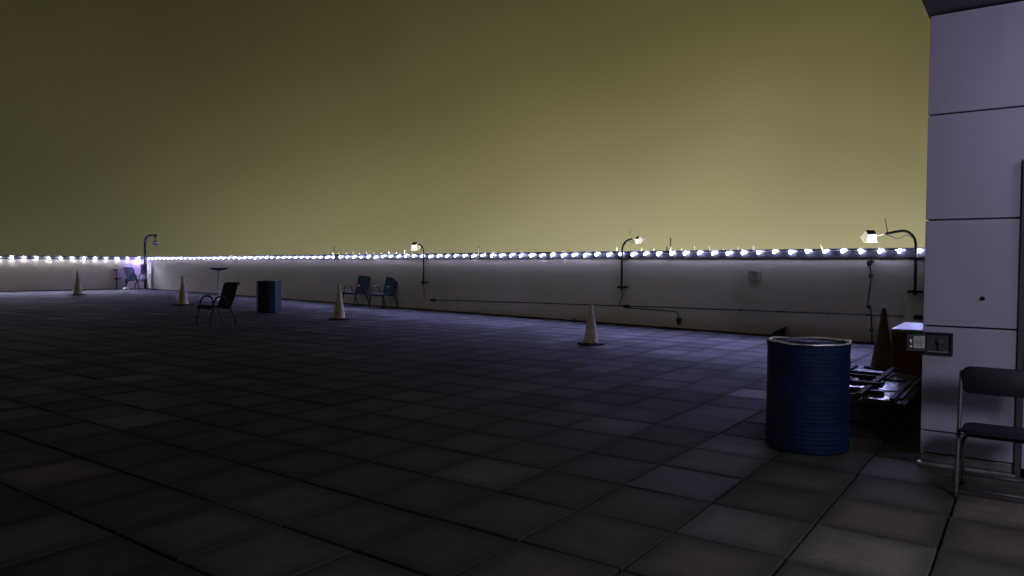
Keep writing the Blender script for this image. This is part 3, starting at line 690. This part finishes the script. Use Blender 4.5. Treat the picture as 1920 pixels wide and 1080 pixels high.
bar((-.5, 1.25, ZP+.045), (.15, 1.22, ZP+.045), .026)
for x, y in ((-.3, .2), (.02, .22), (-.38, .62), (.05, 1.25), (.3, .33)):
    MB().box((x, y, ZP+.03), (.12, .07, .035), Matrix.Rotation(rnd.uniform(-.4, .4), 3, 'Z')).build('loose_block', M['blackm'], pl)

# ------------------------------------------------------------------ brown offcut leaning at the wall foot
wd = MB()
pts2 = [(-.16, 0, .0), (.095, 0, 0), (.055, 0, .19), (-.16, 0, .085)]
vs = [Vector((x, y+.02*(z/.19), z)) for y in (-.10, .06) for x, _, z in pts2]
wd.add(vs, [(0, 1, 2, 3), (7, 6, 5, 4), (0, 4, 5, 1), (1, 5, 6, 2), (2, 6, 7, 3), (3, 7, 4, 0)])
o = wd.build('wood_offcut', M['wood'], None, bevel=.004); o.location = onw(-4.02, 0, .16); o.scale = (1.2, 1, 1.25); o.rotation_euler = (0, 0, AW)
tag(o, 'brown wedge shaped wooden offcut at the wall foot behind the blue barrel', 'offcut')

# ------------------------------------------------------------------ folding chair at the building
fc = thing('folding_chair', 'dark padded folding chair with grey tube legs in front of the panelled facade', 'chair', (-.145, 5.62, 0), 0)
hw = .232
for s in (-1, 1):
    MB().tube(smooth_path([(s*hw, -.22, .0), (s*hw, -.16, .25), (s*hw, -.06, .60), (s*hw, .0, .79)], 4), .0125, 8).build('leg', M['grey'], fc, True)
    MB().tube(smooth_path([(s*(hw-.10), -.17, .405), (s*(hw-.045), -.13, .385), (s*(hw-.018), -.05, .30), (s*(hw-.016), .14, .0)], 5), .0115, 8).build('leg', M['grey'], fc, True)
MB().tube([(-hw+.02, .085, .09), (hw-.02, .085, .09)], .010, 8).build('crossbar', M['grey'], fc, True)
MB().tube([(-hw, -.205, .06), (hw, -.205, .06)], .009, 8).build('crossbar', M['grey'], fc, True)
MB().tube([(-hw+.07, -.15, .395), (hw-.07, -.15, .395)], .0115, 8).build('crossbar', M['grey'], fc, True)
def pad(w0, w1, h, th, rc, cx, cy, cz_, tilt, bow, name, flat=False):
    # rounded rectangle outline, extruded with a soft edge, bowed across its width
    out = []
    for sx_, sy_, a0 in ((1, 1, 0), (-1, 1, 90), (-1, -1, 180), (1, -1, 270)):
        w = w1 if sy_ > 0 else w0
        for k in range(7):
            a = R(a0+90*k/6); out.append((sx_*(w-rc)+rc*math.cos(a), sy_*(h-rc)+rc*math.sin(a)))
    rings = []
    for sc_, t in ((.94, -1), (1, -.55), (1, .55), (.94, 1)):
        rings.append([(x*sc_, y*sc_, t*th/2) for x, y in out])
    n = len(out); vs = []
    rm = Matrix.Rotation(tilt, 3, 'X')
    for r_ in rings:
        for x, y, t in r_:
            p = Vector((x, y, t)); p.z += bow*(1-(x/w1)**2) if not flat else -bow*(1-(x/w1)**2)*(1-(y/h)**2)
            vs.append(rm @ p + Vector((cx, cy, cz_)))
    fs = [tuple(reversed(range(n))), tuple(range(3*n, 4*n))]
    for j in range(3):
        for k in range(n):
            k2 = (k+1) % n; fs.append((j*n+k, j*n+k2, (j+1)*n+k2, (j+1)*n+k))
    return MB().add(vs, fs).build(name, M['vinyl'], fc, 40)
pad(.236, .236, .088, .03, .06, 0, -.018, .735, R(90-9), .02, 'backrest')
pad(.215, .215, .20, .032, .07, 0, -.06, .425, R(-3), .008, 'seat', True)
